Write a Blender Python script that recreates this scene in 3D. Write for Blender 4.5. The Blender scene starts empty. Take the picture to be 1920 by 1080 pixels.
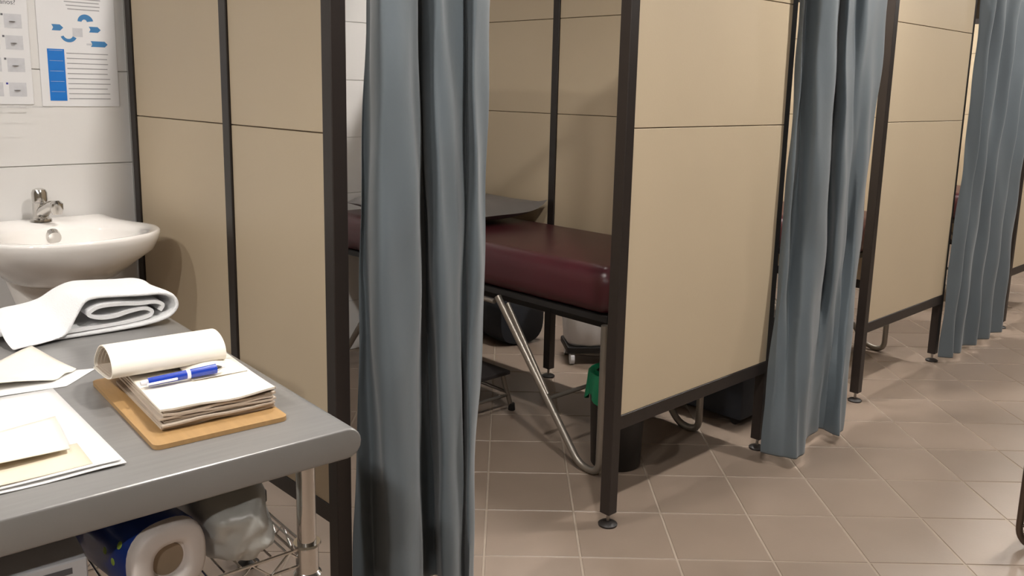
import bpy, bmesh, math, random
from mathutils import Vector, Matrix
R = math.radians
random.seed(7)
C = bpy.context.scene.collection
scene = bpy.context.scene

# ------------------------------------------------------------------ camera
PITCH, ROLL, YAW, CAM_H = 0.18175195, -0.0217352, 0.80501058, 1.45
def camera():
    cy, sy = math.cos(YAW), math.sin(YAW)
    f = Vector((cy, sy, 0)); rt = Vector((sy, -cy, 0)); dn = Vector((0, 0, -1))
    fw = f*math.cos(PITCH) + dn*math.sin(PITCH); d2 = dn*math.cos(PITCH) - f*math.sin(PITCH)
    c, s = math.cos(ROLL), math.sin(ROLL)
    a = rt*c + d2*s; b = -rt*s + d2*c
    cam = bpy.data.cameras.new('camera'); cam.sensor_width = 36.0
    cam.lens = 36.0*1634.02/1920; cam.shift_x = 2.25/1920; cam.shift_y = -72.02/1920
    cam.clip_start = 0.02
    o = bpy.data.objects.new('camera', cam); C.objects.link(o)
    m = Matrix((a, -b, -fw)).transposed().to_4x4(); m.translation = (0, 0, CAM_H)
    o.matrix_world = m
    scene.camera = o
    return a, b, fw
CA, CB, CF = camera()
def project(p):
    d = Vector(p) - Vector((0, 0, CAM_H)); z = d.dot(CF)
    if z < .05: return None
    return 957.75+1634.02*d.dot(CA)/z, 467.98+1634.02*d.dot(CB)/z

# ------------------------------------------------------------------ world, exposure, ceiling lamps' power
w = bpy.data.worlds.new('world'); scene.world = w; w.use_nodes = True
w.node_tree.nodes['Background'].inputs[0].default_value = (1, .97, .92, 1)
w.node_tree.nodes['Background'].inputs[1].default_value = 0.0
vs = scene.view_settings
vs.view_transform = 'Standard'; vs.look = 'None'; vs.gamma = 1.0; vs.use_curve_mapping = False
vs.exposure = 0.0
LAMP_COLOR = (1.0, .955, .90)
LAMP_POWER = 1180.0                        # emission strength of a diffuser
CEIL = 2.75
# x, y, share of the full power: rows along the corridor, over the cubicle fronts and over the cubicles
LAMPS = ([(-1.1, -.54, .85)] + [(x, .71, 1.0) for x in (-1.1, 1.2, 3.52, 5.85, 8.2)] +
         [(-1.1, 1.96, .5), (1.2, 1.96, .45), (3.52, 1.96, .85), (5.85, 1.96, .85), (8.2, 1.96, .85)] + [(x, 3.2, .65) for x in (3.52, 5.85, 8.2)])

# ------------------------------------------------------------------ materials
MATS = {}
def lin(c):
    return tuple(((v/255.0)/12.92 if v/255.0 <= .04045 else ((v/255.0+.055)/1.055)**2.4) for v in c)
def mat(name, rgb, rough=.5, metal=0.0, noise=0.0, nscale=8.0, bump=0.0, bscale=60.0, rand=0.0, coat=0.0,
        stretch=None, trans=0.0, emit=None, alpha=1.0, spec=.5, sheen=0.0, subsurf=0.0):
    if name in MATS: return MATS[name]
    m = bpy.data.materials.new(name); m.use_nodes = True; MATS[name] = m
    nt = m.node_tree; p = nt.nodes['Principled BSDF']
    col = lin(rgb)
    p.inputs['Base Color'].default_value = (*col, 1)
    p.inputs['Roughness'].default_value = rough; p.inputs['Metallic'].default_value = metal
    p.inputs['Coat Weight'].default_value = coat; p.inputs['Transmission Weight'].default_value = trans
    p.inputs['Specular IOR Level'].default_value = spec; p.inputs['Alpha'].default_value = alpha
    p.inputs['Sheen Weight'].default_value = sheen
    if subsurf:
        p.inputs['Subsurface Weight'].default_value = subsurf; p.inputs['Subsurface Scale'].default_value = .02
    tc = nt.nodes.new('ShaderNodeTexCoord'); src = tc.outputs['Object']
    if stretch:
        mp = nt.nodes.new('ShaderNodeMapping'); mp.inputs['Scale'].default_value = stretch
        nt.links.new(src, mp.inputs['Vector']); src = mp.outputs['Vector']
    if noise or rand:
        mix = nt.nodes.new('ShaderNodeHueSaturation'); mix.inputs['Color'].default_value = (*col, 1)
        acc = None
        if noise:
            n = nt.nodes.new('ShaderNodeTexNoise'); n.inputs['Scale'].default_value = nscale; n.inputs['Detail'].default_value = 5
            nt.links.new(src, n.inputs['Vector'])
            mr = nt.nodes.new('ShaderNodeMapRange'); mr.inputs[1].default_value = .25; mr.inputs[2].default_value = .75
            mr.inputs[3].default_value = 1-noise; mr.inputs[4].default_value = 1+noise
            nt.links.new(n.outputs['Fac'], mr.inputs[0]); acc = mr.outputs[0]
        if rand:
            oi = nt.nodes.new('ShaderNodeObjectInfo'); m2 = nt.nodes.new('ShaderNodeMapRange')
            m2.inputs[3].default_value = 1-rand; m2.inputs[4].default_value = 1+rand
            nt.links.new(oi.outputs['Random'], m2.inputs[0])
            if acc:
                mu = nt.nodes.new('ShaderNodeMath'); mu.operation = 'MULTIPLY'
                nt.links.new(acc, mu.inputs[0]); nt.links.new(m2.outputs[0], mu.inputs[1]); acc = mu.outputs[0]
            else: acc = m2.outputs[0]
        nt.links.new(acc, mix.inputs['Value']); nt.links.new(mix.outputs[0], p.inputs['Base Color'])
    if bump:
        n = nt.nodes.new('ShaderNodeTexNoise'); n.inputs['Scale'].default_value = bscale; n.inputs['Detail'].default_value = 4
        nt.links.new(src, n.inputs['Vector'])
        b = nt.nodes.new('ShaderNodeBump'); b.inputs['Strength'].default_value = bump; b.inputs['Distance'].default_value = .01
        nt.links.new(n.outputs['Fac'], b.inputs['Height']); nt.links.new(b.outputs[0], p.inputs['Normal'])
    if emit:
        p.inputs['Emission Color'].default_value = (*emit[0], 1); p.inputs['Emission Strength'].default_value = emit[1]
    return m

mat('beige', (196, 179, 152), .48, noise=.02, nscale=3, bump=.03, bscale=180)
mat('frame', (38, 31, 28), .42, noise=.08, nscale=20, bump=.02)
mat('joint', (90, 72, 53), .7, noise=.06)
mat('foot', (30, 24, 21), .5, noise=.1)
mat('steel_screw', (150, 145, 140), .3, 1.0, noise=.05)
mat('tile_floor', (136, 120, 107), .38, noise=.045, nscale=5, bump=.02, bscale=90, rand=.05)
mat('grout_floor', (152, 138, 124), .8, noise=.06, nscale=30)
mat('tile_wall', (212, 210, 208), .25, noise=.012, nscale=4, rand=.01)
mat('grout_wall', (199, 197, 195), .8, noise=.04, nscale=30)
mat('plaster', (226, 222, 214), .9, noise=.02, nscale=5, bump=.03)
mat('ceiling_board', (112, 109, 105), .9, noise=.03, nscale=12, bump=.05)
mat('wall_beige', (108, 99, 85), .8, noise=.03, nscale=5)
mat('curtain', (91, 100, 106), .55, noise=.04, nscale=6, bump=.06, bscale=35, sheen=.2)
mat('maroon', (72, 30, 37), .32, noise=.06, nscale=10, bump=.03, bscale=220)
mat('pillow_grey', (122, 118, 117), .42, noise=.06, nscale=8, bump=.08, bscale=25)
mat('chrome', (205, 202, 198), .16, 1.0, noise=.03)
mat('tube_steel', (146, 139, 131), .38, .7, noise=.05, nscale=15)
mat('black_paint', (26, 24, 25), .45, noise=.1)
mat('rubber', (22, 20, 20), .7, noise=.1)
mat('porcelain', (236, 232, 228), .09, noise=.01, nscale=3, coat=.4)
mat('paper_white', (222, 221, 220), .7, noise=.012, nscale=12, bump=.03, bscale=40)
mat('paper_cream', (226, 219, 207), .75, noise=.03, nscale=10, bump=.04, bscale=40)
mat('paper_old', (184, 170, 155), .8, noise=.07, nscale=25, bump=.05, bscale=60, rand=.08)
mat('envelope', (210, 198, 177), .8, noise=.04, nscale=15)
mat('poster_paper', (214, 213, 214), .6, noise=.01, nscale=12)
mat('print_blue', (8, 108, 190), .5, noise=.03, nscale=30)
mat('print_steel_blue', (58, 118, 168), .5, noise=.05, nscale=30)
mat('print_grey', (150, 150, 152), .6, noise=.08, nscale=60)
mat('print_light', (190, 190, 194), .6, noise=.06, nscale=60)
mat('print_sketch', (160, 160, 164), .6, noise=.08, nscale=80)
mat('print_dark', (92, 92, 98), .6, noise=.06, nscale=60)
mat('print_violet', (70, 72, 150), .6, noise=.05, nscale=60)
mat('steel_top', (138, 136, 134), .30, .35, noise=.07, nscale=7, stretch=(1, 14, 1), bump=.02, bscale=90)
mat('towel', (224, 224, 225), .95, noise=.015, nscale=20, bump=.25, bscale=320, sheen=.3)
mat('board_wood', (162, 128, 84), .5, noise=.12, nscale=9, stretch=(9, 1, 1), bump=.02)
mat('pen_blue', (32, 62, 168), .22, noise=.03, coat=.4)
mat('pen_white', (232, 230, 236), .3, noise=.02)
mat('pack_blue', (22, 52, 132), .3, noise=.06, nscale=8, coat=.3)
mat('pack_dot', (150, 176, 70), .4, noise=.05)
mat('film_white', (214, 206, 202), .4, noise=.03, nscale=14, bump=.1, bscale=18)
mat('card_core', (150, 132, 112), .8, noise=.08, nscale=30)
mat('plastic_bag', (176, 176, 172), .35, noise=.06, nscale=14, bump=.06, bscale=30)
mat('box_white', (206, 208, 214), .6, noise=.02)
mat('box_brown', (70, 52, 42), .7, noise=.1)
mat('pouch_navy', (48, 54, 72), .5, noise=.1, bump=.1, bscale=20)
mat('green_film', (20, 122, 84), .35, noise=.1, nscale=12, bump=.2, bscale=14)
mat('bin_black', (28, 25, 25), .42, noise=.06)
mat('linen', (226, 226, 230), .9, noise=.02, bump=.1, bscale=30)
mat('bag_dark', (34, 38, 46), .7, noise=.12, bump=.15, bscale=30)
mat('seat_dark', (50, 46, 46), .6, noise=.08, bump=.05)
mat('tube_dark', (96, 84, 76), .3, .9, noise=.06)
mat('lamp_housing', (232, 231, 228), .5, noise=.02)
for k_ in (.45, .5, .65, .85, 1.0): mat('lamp_glow_%d' % round(k_*100), (255, 250, 240), .5, emit=(LAMP_COLOR, LAMP_POWER*k_))
mat('dark_hole', (36, 34, 34), .5, noise=.1)

# ------------------------------------------------------------------ mesh helpers
class MB:
    def __init__(self): self.v = []; self.f = []; self.mi = []
    def add(self, vs_, fs_, mi=0):
        o = len(self.v); self.v += [tuple(p) for p in vs_]
        for f in fs_: self.f.append(tuple(i+o for i in f)); self.mi.append(mi)
        return self
    def box(self, x0, x1, y0, y1, z0, z1):
        return self.add([(x0,y0,z0),(x1,y0,z0),(x1,y1,z0),(x0,y1,z0),(x0,y0,z1),(x1,y0,z1),(x1,y1,z1),(x0,y1,z1)],
                        [(0,3,2,1),(4,5,6,7),(0,1,5,4),(1,2,6,5),(2,3,7,6),(3,0,4,7)])
    def bbox(self, x0, x1, y0, y1, z0, z1, b=.004, seg=2):
        bm = bmesh.new(); bmesh.ops.create_cube(bm, size=1)
        for v in bm.verts:
            v.co = ((x0+x1)/2+v.co.x*(x1-x0), (y0+y1)/2+v.co.y*(y1-y0), (z0+z1)/2+v.co.z*(z1-z0))
        bmesh.ops.bevel(bm, geom=bm.edges[:], offset=b, segments=seg, affect='EDGES', profile=.5)
        return self.bm(bm)
    def bm(self, bm):
        bm.verts.index_update()
        self.add([v.co for v in bm.verts], [[v.index for v in f.verts] for f in bm.faces]); bm.free(); return self
    def tube(self, pts, r, n=10, closed=False, caps=True):
        pts = [Vector(p) for p in pts]; m = len(pts); rings = []
        rs = r if isinstance(r, (list, tuple)) else [r]*m
        ref = None
        for i, p in enumerate(pts):
            if closed: t = pts[(i+1) % m]-pts[i-1]
            else: t = pts[min(i+1, m-1)]-pts[max(i-1, 0)]
            t.normalize()
            if ref is None: ref = Vector((0, 0, 1)) if abs(t.z) < .9 else Vector((1, 0, 0))
            a = (ref - t*ref.dot(t)).normalized(); b = t.cross(a); ref = a
            rings.append([p + (a*math.cos(2*math.pi*k/n) + b*math.sin(2*math.pi*k/n))*rs[i] for k in range(n)])
        vs_ = [q for ring in rings for q in ring]; fs_ = []
        for i in range(m if closed else m-1):
            j = (i+1) % m
            for k in range(n): fs_.append((i*n+k, i*n+(k+1) % n, j*n+(k+1) % n, j*n+k))
        if caps and not closed:
            fs_.append(tuple(range(n-1, -1, -1))); fs_.append(tuple((m-1)*n+k for k in range(n)))
        return self.add(vs_, fs_)
    def cyl(self, x, y, z0, z1, r0, r1=None, n=20, bevel=0):
        r1 = r0 if r1 is None else r1
        prof = [(0, z0), (r0, z0), (r1, z1), (0, z1)]
        if bevel: prof = [(0, z0), (r0-bevel, z0), (r0, z0+bevel), (r1, z1-bevel), (r1-bevel, z1), (0, z1)]
        return self.lathe(x, y, prof, n)
    def lathe(self, x, y, prof, n=24, sx=1, sy=1):
        rings = []; vs_ = []
        for r, z in prof:
            if r < 1e-6: rings.append([len(vs_)]); vs_.append((x, y, z))
            else:
                rings.append(list(range(len(vs_), len(vs_)+n)))
                vs_ += [(x+sx*r*math.cos(2*math.pi*k/n), y+sy*r*math.sin(2*math.pi*k/n), z) for k in range(n)]
        fs_ = []
        for a, b in zip(rings[:-1], rings[1:]):
            for k in range(n):
                k2 = (k+1) % n
                if len(a) == 1 and len(b) == 1: continue
                if len(a) == 1: fs_.append((a[0], b[k2], b[k]))
                elif len(b) == 1: fs_.append((a[k], a[k2], b[0]))
                else: fs_.append((a[k], a[k2], b[k2], b[k]))
        return self.add(vs_, fs_)
    def loft(self, rings, cap0=True, cap1=True, closed=True):
        n = len(rings[0]); vs_ = [p for r in rings for p in r]; fs_ = []
        for i in range(len(rings)-1):
            for k in range(n if closed else n-1):
                fs_.append((i*n+k, i*n+(k+1) % n, (i+1)*n+(k+1) % n, (i+1)*n+k))
        if cap0: fs_.append(tuple(range(n-1, -1, -1)))
        if cap1: fs_.append(tuple((len(rings)-1)*n+k for k in range(n)))
        return self.add(vs_, fs_)
    def poly(self, pts, y0, y1, plane='xz'):      # polygon extruded
        n = len(pts)
        if plane == 'xz': a = [(p[0], y0, p[1]) for p in pts]; b = [(p[0], y1, p[1]) for p in pts]
        elif plane == 'xy': a = [(p[0], p[1], y0) for p in pts]; b = [(p[0], p[1], y1) for p in pts]
        else: a = [(y0, p[0], p[1]) for p in pts]; b = [(y1, p[0], p[1]) for p in pts]
        return self.loft([a, b])
    def build(self, name, material, parent=None, smooth=False, mats=None, origin=None):
        me = bpy.data.meshes.new(name)
        vv = self.v
        if origin is not None: vv = [(a-origin[0], b-origin[1], c-origin[2]) for a, b, c in vv]
        me.from_pydata(vv, [], self.f); me.update()
        bm = bmesh.new(); bm.from_mesh(me); bmesh.ops.recalc_face_normals(bm, faces=bm.faces[:]); bm.to_mesh(me); bm.free()
        for mm in (mats or [material]): me.materials.append(MATS[mm])
        if mats:
            for p, k in zip(me.polygons, self.mi): p.material_index = k
        if smooth:
            for p in me.polygons: p.use_smooth = True
            try: me.set_sharp_from_angle(angle=R(40 if smooth is True else smooth))
            except Exception: pass
        o = bpy.data.objects.new(name, me); C.objects.link(o)
        if origin is not None: o.location = origin
        if parent: o.parent = parent
        return o
def tag(o, label, cat, group=None):
    o['label'] = label; o['category'] = cat
    if group: o['group'] = group
    return o
def struct(o, label=None):
    o['kind'] = 'structure'
    if label: o['label'] = label
    return o
def thing(name, label, cat, loc=(0, 0, 0), rz=0, group=None):
    o = bpy.data.objects.new(name, None); C.objects.link(o); o.empty_display_size = .05
    o.location = loc; o.rotation_euler = (0, 0, rz)
    return tag(o, label, cat, group)
def copy_tree(o, parent=None):
    c = o.copy(); C.objects.link(c); c.parent = parent
    for ch in list(o.children): copy_tree(ch, c)
    return c
def bezier_bend(pts, rad, n=6):                   # polyline with rounded corners
    pts = [Vector(p) for p in pts]; out = [pts[0]]
    for i in range(1, len(pts)-1):
        a, b, c = pts[i-1], pts[i], pts[i+1]
        r = min(rad, (a-b).length*.49, (c-b).length*.49)
        p0 = b+(a-b).normalized()*r; p1 = b+(c-b).normalized()*r
        for k in range(n+1):
            t = k/n; out.append(p0*(1-t)**2 + b*2*t*(1-t) + p1*t*t)
    out.append(pts[-1]); return out
def spline(pts, n=8):                             # Catmull-Rom through points (tuples)
    out = []; m = len(pts)
    for i in range(m-1):
        p0 = pts[max(i-1, 0)]; p1 = pts[i]; p2 = pts[i+1]; p3 = pts[min(i+2, m-1)]
        for k in range(n):
            t = k/n
            out.append(tuple(.5*(2*b+(c-a)*t+(2*a-5*b+4*c-d)*t*t+(3*b-a-3*c+d)*t**3) for a, b, c, d in zip(p0, p1, p2, p3)))
    out.append(tuple(pts[-1])); return out
def ribbon(profile, th):                          # closed thick outline of an open 2-D curve
    L, Rr = [], []
    for i, p in enumerate(profile):
        a = profile[max(i-1, 0)]; b = profile[min(i+1, len(profile)-1)]
        dx, dy = b[0]-a[0], b[1]-a[1]; l = math.hypot(dx, dy) or 1
        nx, ny = -dy/l*th/2, dx/l*th/2
        L.append((p[0]+nx, p[1]+ny)); Rr.append((p[0]-nx, p[1]-ny))
    return L, Rr
def sheet(profile, th, a0, a1, plane, mb=None, shift=None, na=2):
    """thick sheet: open 2-D profile swept from a0 to a1 along the third axis"""
    mb = mb or MB(); L, Rr = ribbon(profile, th); n = len(profile)
    loop = L + Rr[::-1]; rings = []
    for k in range(na):
        t = k/(na-1)
        ring = []
        for i, p in enumerate(loop):
            j = i if i < n else 2*n-1-i
            s = shift(j/(n-1), t) if shift else 0
            a = a0+(a1-a0)*t+s
            ring.append((a, p[0], p[1]) if plane == 'yz' else (p[0], a, p[1]))
        rings.append(ring)
    nn = len(loop); vs_ = [q for r in rings for q in r]; fs_ = []
    for i in range(na-1):
        for k in range(nn): fs_.append((i*nn+k, i*nn+(k+1) % nn, (i+1)*nn+(k+1) % nn, (i+1)*nn+k))
    for base, flip in ((0, 0), ((na-1)*nn, 1)):
        for k in range(n-1):
            q = (base+k, base+k+1, base+nn-2-k, base+nn-1-k); fs_.append(q if flip else q[::-1])
    return mb.add(vs_, fs_)

# ------------------------------------------------------------------ the room
X_MIN, X_MAX, Y_MIN, Y_BACK, Y_SINK = -2.6, 10.6, -1.5, 4.0, 3.03
floor = struct(MB().box(X_MIN, X_MAX, Y_MIN, Y_BACK+.05, -.08, -.002).build('floor', 'grout_floor'), 'beige tiled floor laid on the diagonal')
T = .305; GA = R(-43.5); e1 = Vector((math.cos(GA), math.sin(GA), 0)); e2 = Vector((math.sin(GA), -math.cos(GA), 0))
P0 = Vector((2.140, 1.880, 0))
def tile_verts(s, z0, z1, c):
    h = s/2
    return ([(-h,-h,z0),(h,-h,z0),(h,h,z0),(-h,h,z0),(-h,-h,z1-c),(h,-h,z1-c),(h,h,z1-c),(-h,h,z1-c),
             (-h+c,-h+c,z1),(h-c,-h+c,z1),(h-c,h-c,z1),(-h+c,h-c,z1)],
            [(0,1,5,4),(1,2,6,5),(2,3,7,6),(3,0,4,7),(4,5,9,8),(5,6,10,9),(6,7,11,10),(7,4,8,11),(8,9,10,11)])
def floor_tiles():
    tv, tf = tile_verts(T-.007, -.006, 0.0, .0015)
    cand = []
    for i in range(-40, 41):
        for j in range(-40, 41):
            c = P0 + e1*(T*(i+.5)) + e2*(T*(j+.5))
            if not (X_MIN < c.x < X_MAX and Y_MIN < c.y < Y_BACK-.05): continue
            p = project(c); seen = p is not None and -60 < p[0] < 1980 and -60 < p[1] < 1150 and c.x > 1.15
            cand.append((0 if seen else 1, c.length, c))
    cand.sort(key=lambda t: (t[0], t[1]))
    me = None; rest = MB(); rot = Matrix.Rotation(GA, 4, 'Z')
    for k, (s, d, c) in enumerate(cand):
        if s == 0 and k < 290:
            if me is None:
                o = MB().add(tv, tf).build('tile', 'tile_floor', floor); me = o.data
            else:
                o = bpy.data.objects.new('tile', me); C.objects.link(o); o.parent = floor
            o.location = c; o.rotation_euler = (0, 0, GA)
        else:
            rest.add([rot @ Vector(v) + c for v in tv], tf)
    o = rest.build('tile_field', 'tile_floor', floor); o['kind'] = 'stuff'
floor_tiles()
struct(MB().box(X_MIN, X_MAX, Y_MIN, Y_BACK+.1, CEIL, CEIL+.1).build('ceiling', 'ceiling_board'), 'plain pale ceiling')
def wall_tiles(wall, x0, x1, y, z_top=CEIL, sx=.6, sz=.30, zoff=-.02, axis='y', xoff=0.0):
    cache = {}
    z = zoff
    while z < z_top-.01:
        za, zb = max(z, 0), min(z+sz, z_top); x = x0-xoff
        while x < x1-.005:
            xa, xb = max(x, x0), min(x+sx, x1); key = (round(xb-xa, 3), round(zb-za, 3))
            if key[0] > .01 and key[1] > .01:
                if key not in cache:
                    hw, hz = key[0]/2-.0012, key[1]/2-.0012; c = .0012
                    vs_ = [(-hw,0,-hz),(hw,0,-hz),(hw,0,hz),(-hw,0,hz),(-hw,-.005,-hz),(hw,-.005,-hz),(hw,-.005,hz),(-hw,-.005,hz),
                           (-hw+c,-.006,-hz+c),(hw-c,-.006,-hz+c),(hw-c,-.006,hz-c),(-hw+c,-.006,hz-c)]
                    fs_ = [(0,1,5,4),(1,2,6,5),(2,3,7,6),(3,0,4,7),(4,5,9,8),(5,6,10,9),(6,7,11,10),(7,4,8,11),(8,9,10,11)]
                    o = MB().add(vs_, fs_).build('wall_tile', 'tile_wall', wall); cache[key] = o.data
                else:
                    o = bpy.data.objects.new('wall_tile', cache[key]); C.objects.link(o); o.parent = wall
                if axis == 'y': o.location = ((xa+xb)/2, y, (za+zb)/2)
                else: o.location = (y, (xa+xb)/2, (za+zb)/2); o.rotation_euler = (0, 0, R(90))
            x += sx
        z += sz
wb = struct(MB().box(1.165, X_MAX, Y_BACK, Y_BACK+.1, 0, CEIL).build('wall_back', 'grout_wall'), 'white tiled back wall of the cubicles')
wall_tiles(wb, 1.165, X_MAX, Y_BACK, xoff=.1)
wsk = struct(MB().box(X_MIN, 1.165, Y_SINK, Y_BACK+.1, 0, CEIL).build('wall_sink', 'grout_wall'), 'white tiled wall behind the washbasin')
wall_tiles(wsk, X_MIN, 1.165, Y_SINK, xoff=.48)
struct(MB().box(X_MIN-.1, X_MIN, Y_MIN, Y_BACK+.1, 0, CEIL).build('wall_left', 'wall_beige'))
struct(MB().box(X_MAX, X_MAX+.1, Y_MIN, Y_BACK+.1, 0, CEIL).build('wall_right', 'wall_beige'))
struct(MB().box(X_MIN, X_MAX, Y_MIN-.1, Y_MIN, 0, CEIL).build('wall_front', 'wall_beige'))

# ------------------------------------------------------------------ ceiling lamps
def ceiling_lamp(x, y, k, label):
    t = thing('ceiling_lamp', label, 'ceiling lamp', (x, y, CEIL), 0, 'round ceiling downlights')
    MB().lathe(0, 0, [(.05, -.001), (.10, -.001), (.10, -.012), (.075, -.03), (.062, -.03), (.05, -.001)], 32).build('lamp_ring', 'lamp_housing', t, smooth=True)
    MB().lathe(0, 0, [(0, -.026), (.06, -.026), (.06, -.012), (0, -.012)], 32).build('diffuser', 'lamp_glow_%d' % round(k*100), t)
for (x, y, k) in LAMPS:
    ceiling_lamp(x, y, k, 'round white ceiling downlight ' + ('above the corridor' if y < 1 else 'above the line of cubicle fronts' if y < 3 else 'deep inside above the beds'))

# ------------------------------------------------------------------ partitions
ROWS = [(.39, 1.3365), (1.3395, 1.7855), (1.7885, 2.0)]
PW = .042
def post(parent, x, y, top=2.04):
    p = MB().bbox(x-PW/2, x+PW/2, y-PW/2, y+PW/2, .045, top, .002, 1).build('post', 'frame', parent)
    MB().cyl(x, y, .008, .05, .006, n=10).build('foot_screw', 'steel_screw', p)
    MB().lathe(x, y, [(0, 0), (.032, 0), (.033, .006), (.026, .011), (.010, .016), (0, .016)], 20).build('foot_disc', 'foot', p, smooth=True)
def side_partition(x, ys, label, to_wall=None):
    t = thing('cubicle_partition', label, 'partition')
    for y in ys: post(t, x, y)
    ends = list(ys) + ([to_wall] if to_wall else [])
    for a, b in zip(ends[:-1], ends[1:]):
        y0 = a+PW/2; y1 = b-PW/2 if b != to_wall else b
        MB().bbox(x-.018, x+.018, y0, y1, .34, .39, .002, 1).build('bottom_rail', 'frame', t)
        MB().bbox(x-.018, x+.018, y0, y1, 2.0, 2.04, .002, 1).build('top_rail', 'frame', t)
        for k, (z0, z1) in enumerate(ROWS):
            MB().bbox(x-.015, x+.015, y0+.001, y1-.001, z0, z1, .0012, 1).build('panel', 'beige', t)
        MB().box(x-.010, x+.010, y0+.002, y1-.002, .395, 1.99).build('panel_core', 'joint', t)
def front_partition(x0, x1, y, label, yb):
    t = thing('front_partition', label, 'partition')
    post(t, x0, y)
    a, b = x0+PW/2, x1
    MB().bbox(a, b, y-.018, y+.018, .34, .39, .002, 1).build('bottom_rail', 'frame', t)
    MB().bbox(a, b, y-.018, y+.018, 2.0, 2.04, .002, 1).build('top_rail', 'frame', t)
    for z0, z1 in ROWS:
        MB().bbox(a+.001, b-.001, y-.015, y+.015, z0, z1, .0012, 1).build('panel', 'beige', t)
    MB().box(a+.002, b-.002, y-.010, y+.010, .395, 1.99).build('panel_core', 'joint', t)
side_partition(1.135, [1.79, 2.311, 2.985], 'beige two-panel side partition with dark frame beside the washbasin')
side_partition(3.130, [1.750, 2.32, 2.956, 3.55], 'beige side partition along the bed with the grey pillow', to_wall=3.99)
side_partition(4.985, [1.752, 2.32, 2.956, 3.55], 'beige side partition closing the far side of the second cubicle', to_wall=3.99)
side_partition(7.10, [1.752, 2.32, 2.956, 3.55], 'beige side partition at the end of the cubicle row', to_wall=3.99)
front_partition(2.158, 3.107, 1.74, 'beige front panel with dark posts in front of the maroon bed', 0)
front_partition(4.008, 4.962, 1.74, 'beige front panel between the two half-drawn curtains', 0)
front_partition(6.085, 7.077, 1.74, 'beige front panel past the furthest curtain', 0)

# ------------------------------------------------------------------ curtains
def curtain(cols, zs, z_top, z_bot, label, noise=.006, hem=None):
    """cols: for each fold line three (x, y) points at the heights zs"""
    rows = 44; NU = 9
    lines = []
    for r in range(rows+1):
        z = z_top+(z_bot-z_top)*r/rows
        pts = []
        for c in cols:
            if z >= zs[1]:
                t = (z-zs[1])/(zs[0]-zs[1]); t = min(t, 1.25); a, b = c[1], c[0]
            else:
                t = (zs[1]-z)/(zs[1]-zs[2]); a, b = c[1], c[2]
            if t <= 1: t = t*t*(3-2*t)*.5 + t*.5
            pts.append((a[0]+(b[0]-a[0])*t, a[1]+(b[1]-a[1])*t))
        lines.append(spline(pts, NU))
    n = len(lines[0]); vs_ = []
    rnd = random.Random(len(label))
    ph = [rnd.uniform(0, 6.28) for _ in range(6)]
    for r, ln in enumerate(lines):
        z = z_top+(z_bot-z_top)*r/rows
        for k, p in enumerate(ln):
            u = k/(n-1)
            dy = noise*(math.sin(9*z+7*u*6+ph[0])*.5 + math.sin(17*z-23*u+ph[1])*.4 + math.sin(31*u*2+4*z+ph[2])*.5)
            dx = noise*.6*math.sin(6*z+12*u+ph[3])
            zz = z + (hem(u) if hem and r == rows else 0)
            vs_.append((p[0]+dx, p[1]+dy, zz))
    fs_ = [(r*n+k, r*n+k+1, (r+1)*n+k+1, (r+1)*n+k) for r in range(rows) for k in range(n-1)]
    o = MB().add(vs_, fs_).build('curtain', 'curtain', None, smooth=80)
    md = o.modifiers.new('thickness', 'SOLIDIFY'); md.thickness = .0018
    sd = o.modifiers.new('smooth', 'SUBSURF'); sd.levels = 1; sd.render_levels = 1
    return tag(o, label, 'curtain', 'cubicle curtains')
C1 = [((1.212,1.765), (1.195,1.785), (1.175,1.790)), ((1.206,1.745), (1.215,1.775), (1.245,1.795)), ((1.182,1.665), (1.180,1.670), (1.212,1.680)),
      ((1.264,1.675), (1.280,1.675), (1.287,1.675)), ((1.355,1.755), (1.382,1.775), (1.398,1.790)), ((1.378,1.772), (1.418,1.795), (1.468,1.810)),
      ((1.342,1.680), (1.363,1.680), (1.389,1.680)), ((1.379,1.690), (1.430,1.690), (1.447,1.690)), ((1.497,1.745), (1.504,1.745), (1.514,1.745)),
      ((1.476,1.680), (1.481,1.680), (1.478,1.680)), ((1.559,1.720), (1.555,1.720), (1.531,1.720))]
HEM2 = [(3.017,1.668), (3.022,1.635), (3.035,1.585), (3.062,1.540), (3.14,1.55), (3.26,1.60), (3.41,1.63), (3.44,1.625), (3.42,1.57), (3.42,1.54), (3.50,1.56)]
C2 = [((3.135,1.712), (3.12,1.705)), ((3.105,1.680), (3.115,1.675)), ((3.205,1.725), (3.215,1.712)), ((3.15,1.635), (3.195,1.640)),
      ((3.269,1.630), (3.302,1.620)), ((3.46,1.720), (3.52,1.720)), ((3.40,1.650), (3.461,1.640)), ((3.561,1.700), (3.568,1.660)),
      ((3.58,1.660), (3.66,1.700)), ((3.713,1.680), (3.66,1.650)), ((3.855,1.700), (3.796,1.690))]
C2 = [(a, b, h) for (a, b), h in zip(C2, HEM2)]
C3 = []
U3 = [0, .05, .13, .22, .36, .45, .58, .70, .80, .93, 1.0]
for i, u in enumerate(U3):
    dy = .024 if i % 2 == 0 else -.024
    C3.append(((5.02+1.0*u, 1.69+dy*1.15), (4.985+.895*u+.01*math.sin(i*2.1), 1.685+dy), (4.935+.93*u+.012*math.sin(i*1.7), 1.675+dy*1.1)))
curtain(C1, (1.653, 1.01, .163), 2.02, .05, 'slate blue curtain bunched beside the washbasin partition')
curtain(C2, (1.824, .859, .04), 2.02, .04, 'slate blue curtain drawn across the second cubicle with its hem pulled forward')
curtain(C3, (1.996, 1.03, .08), 2.02, .04, 'slate blue curtain with even folds across the third cubicle')
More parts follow.
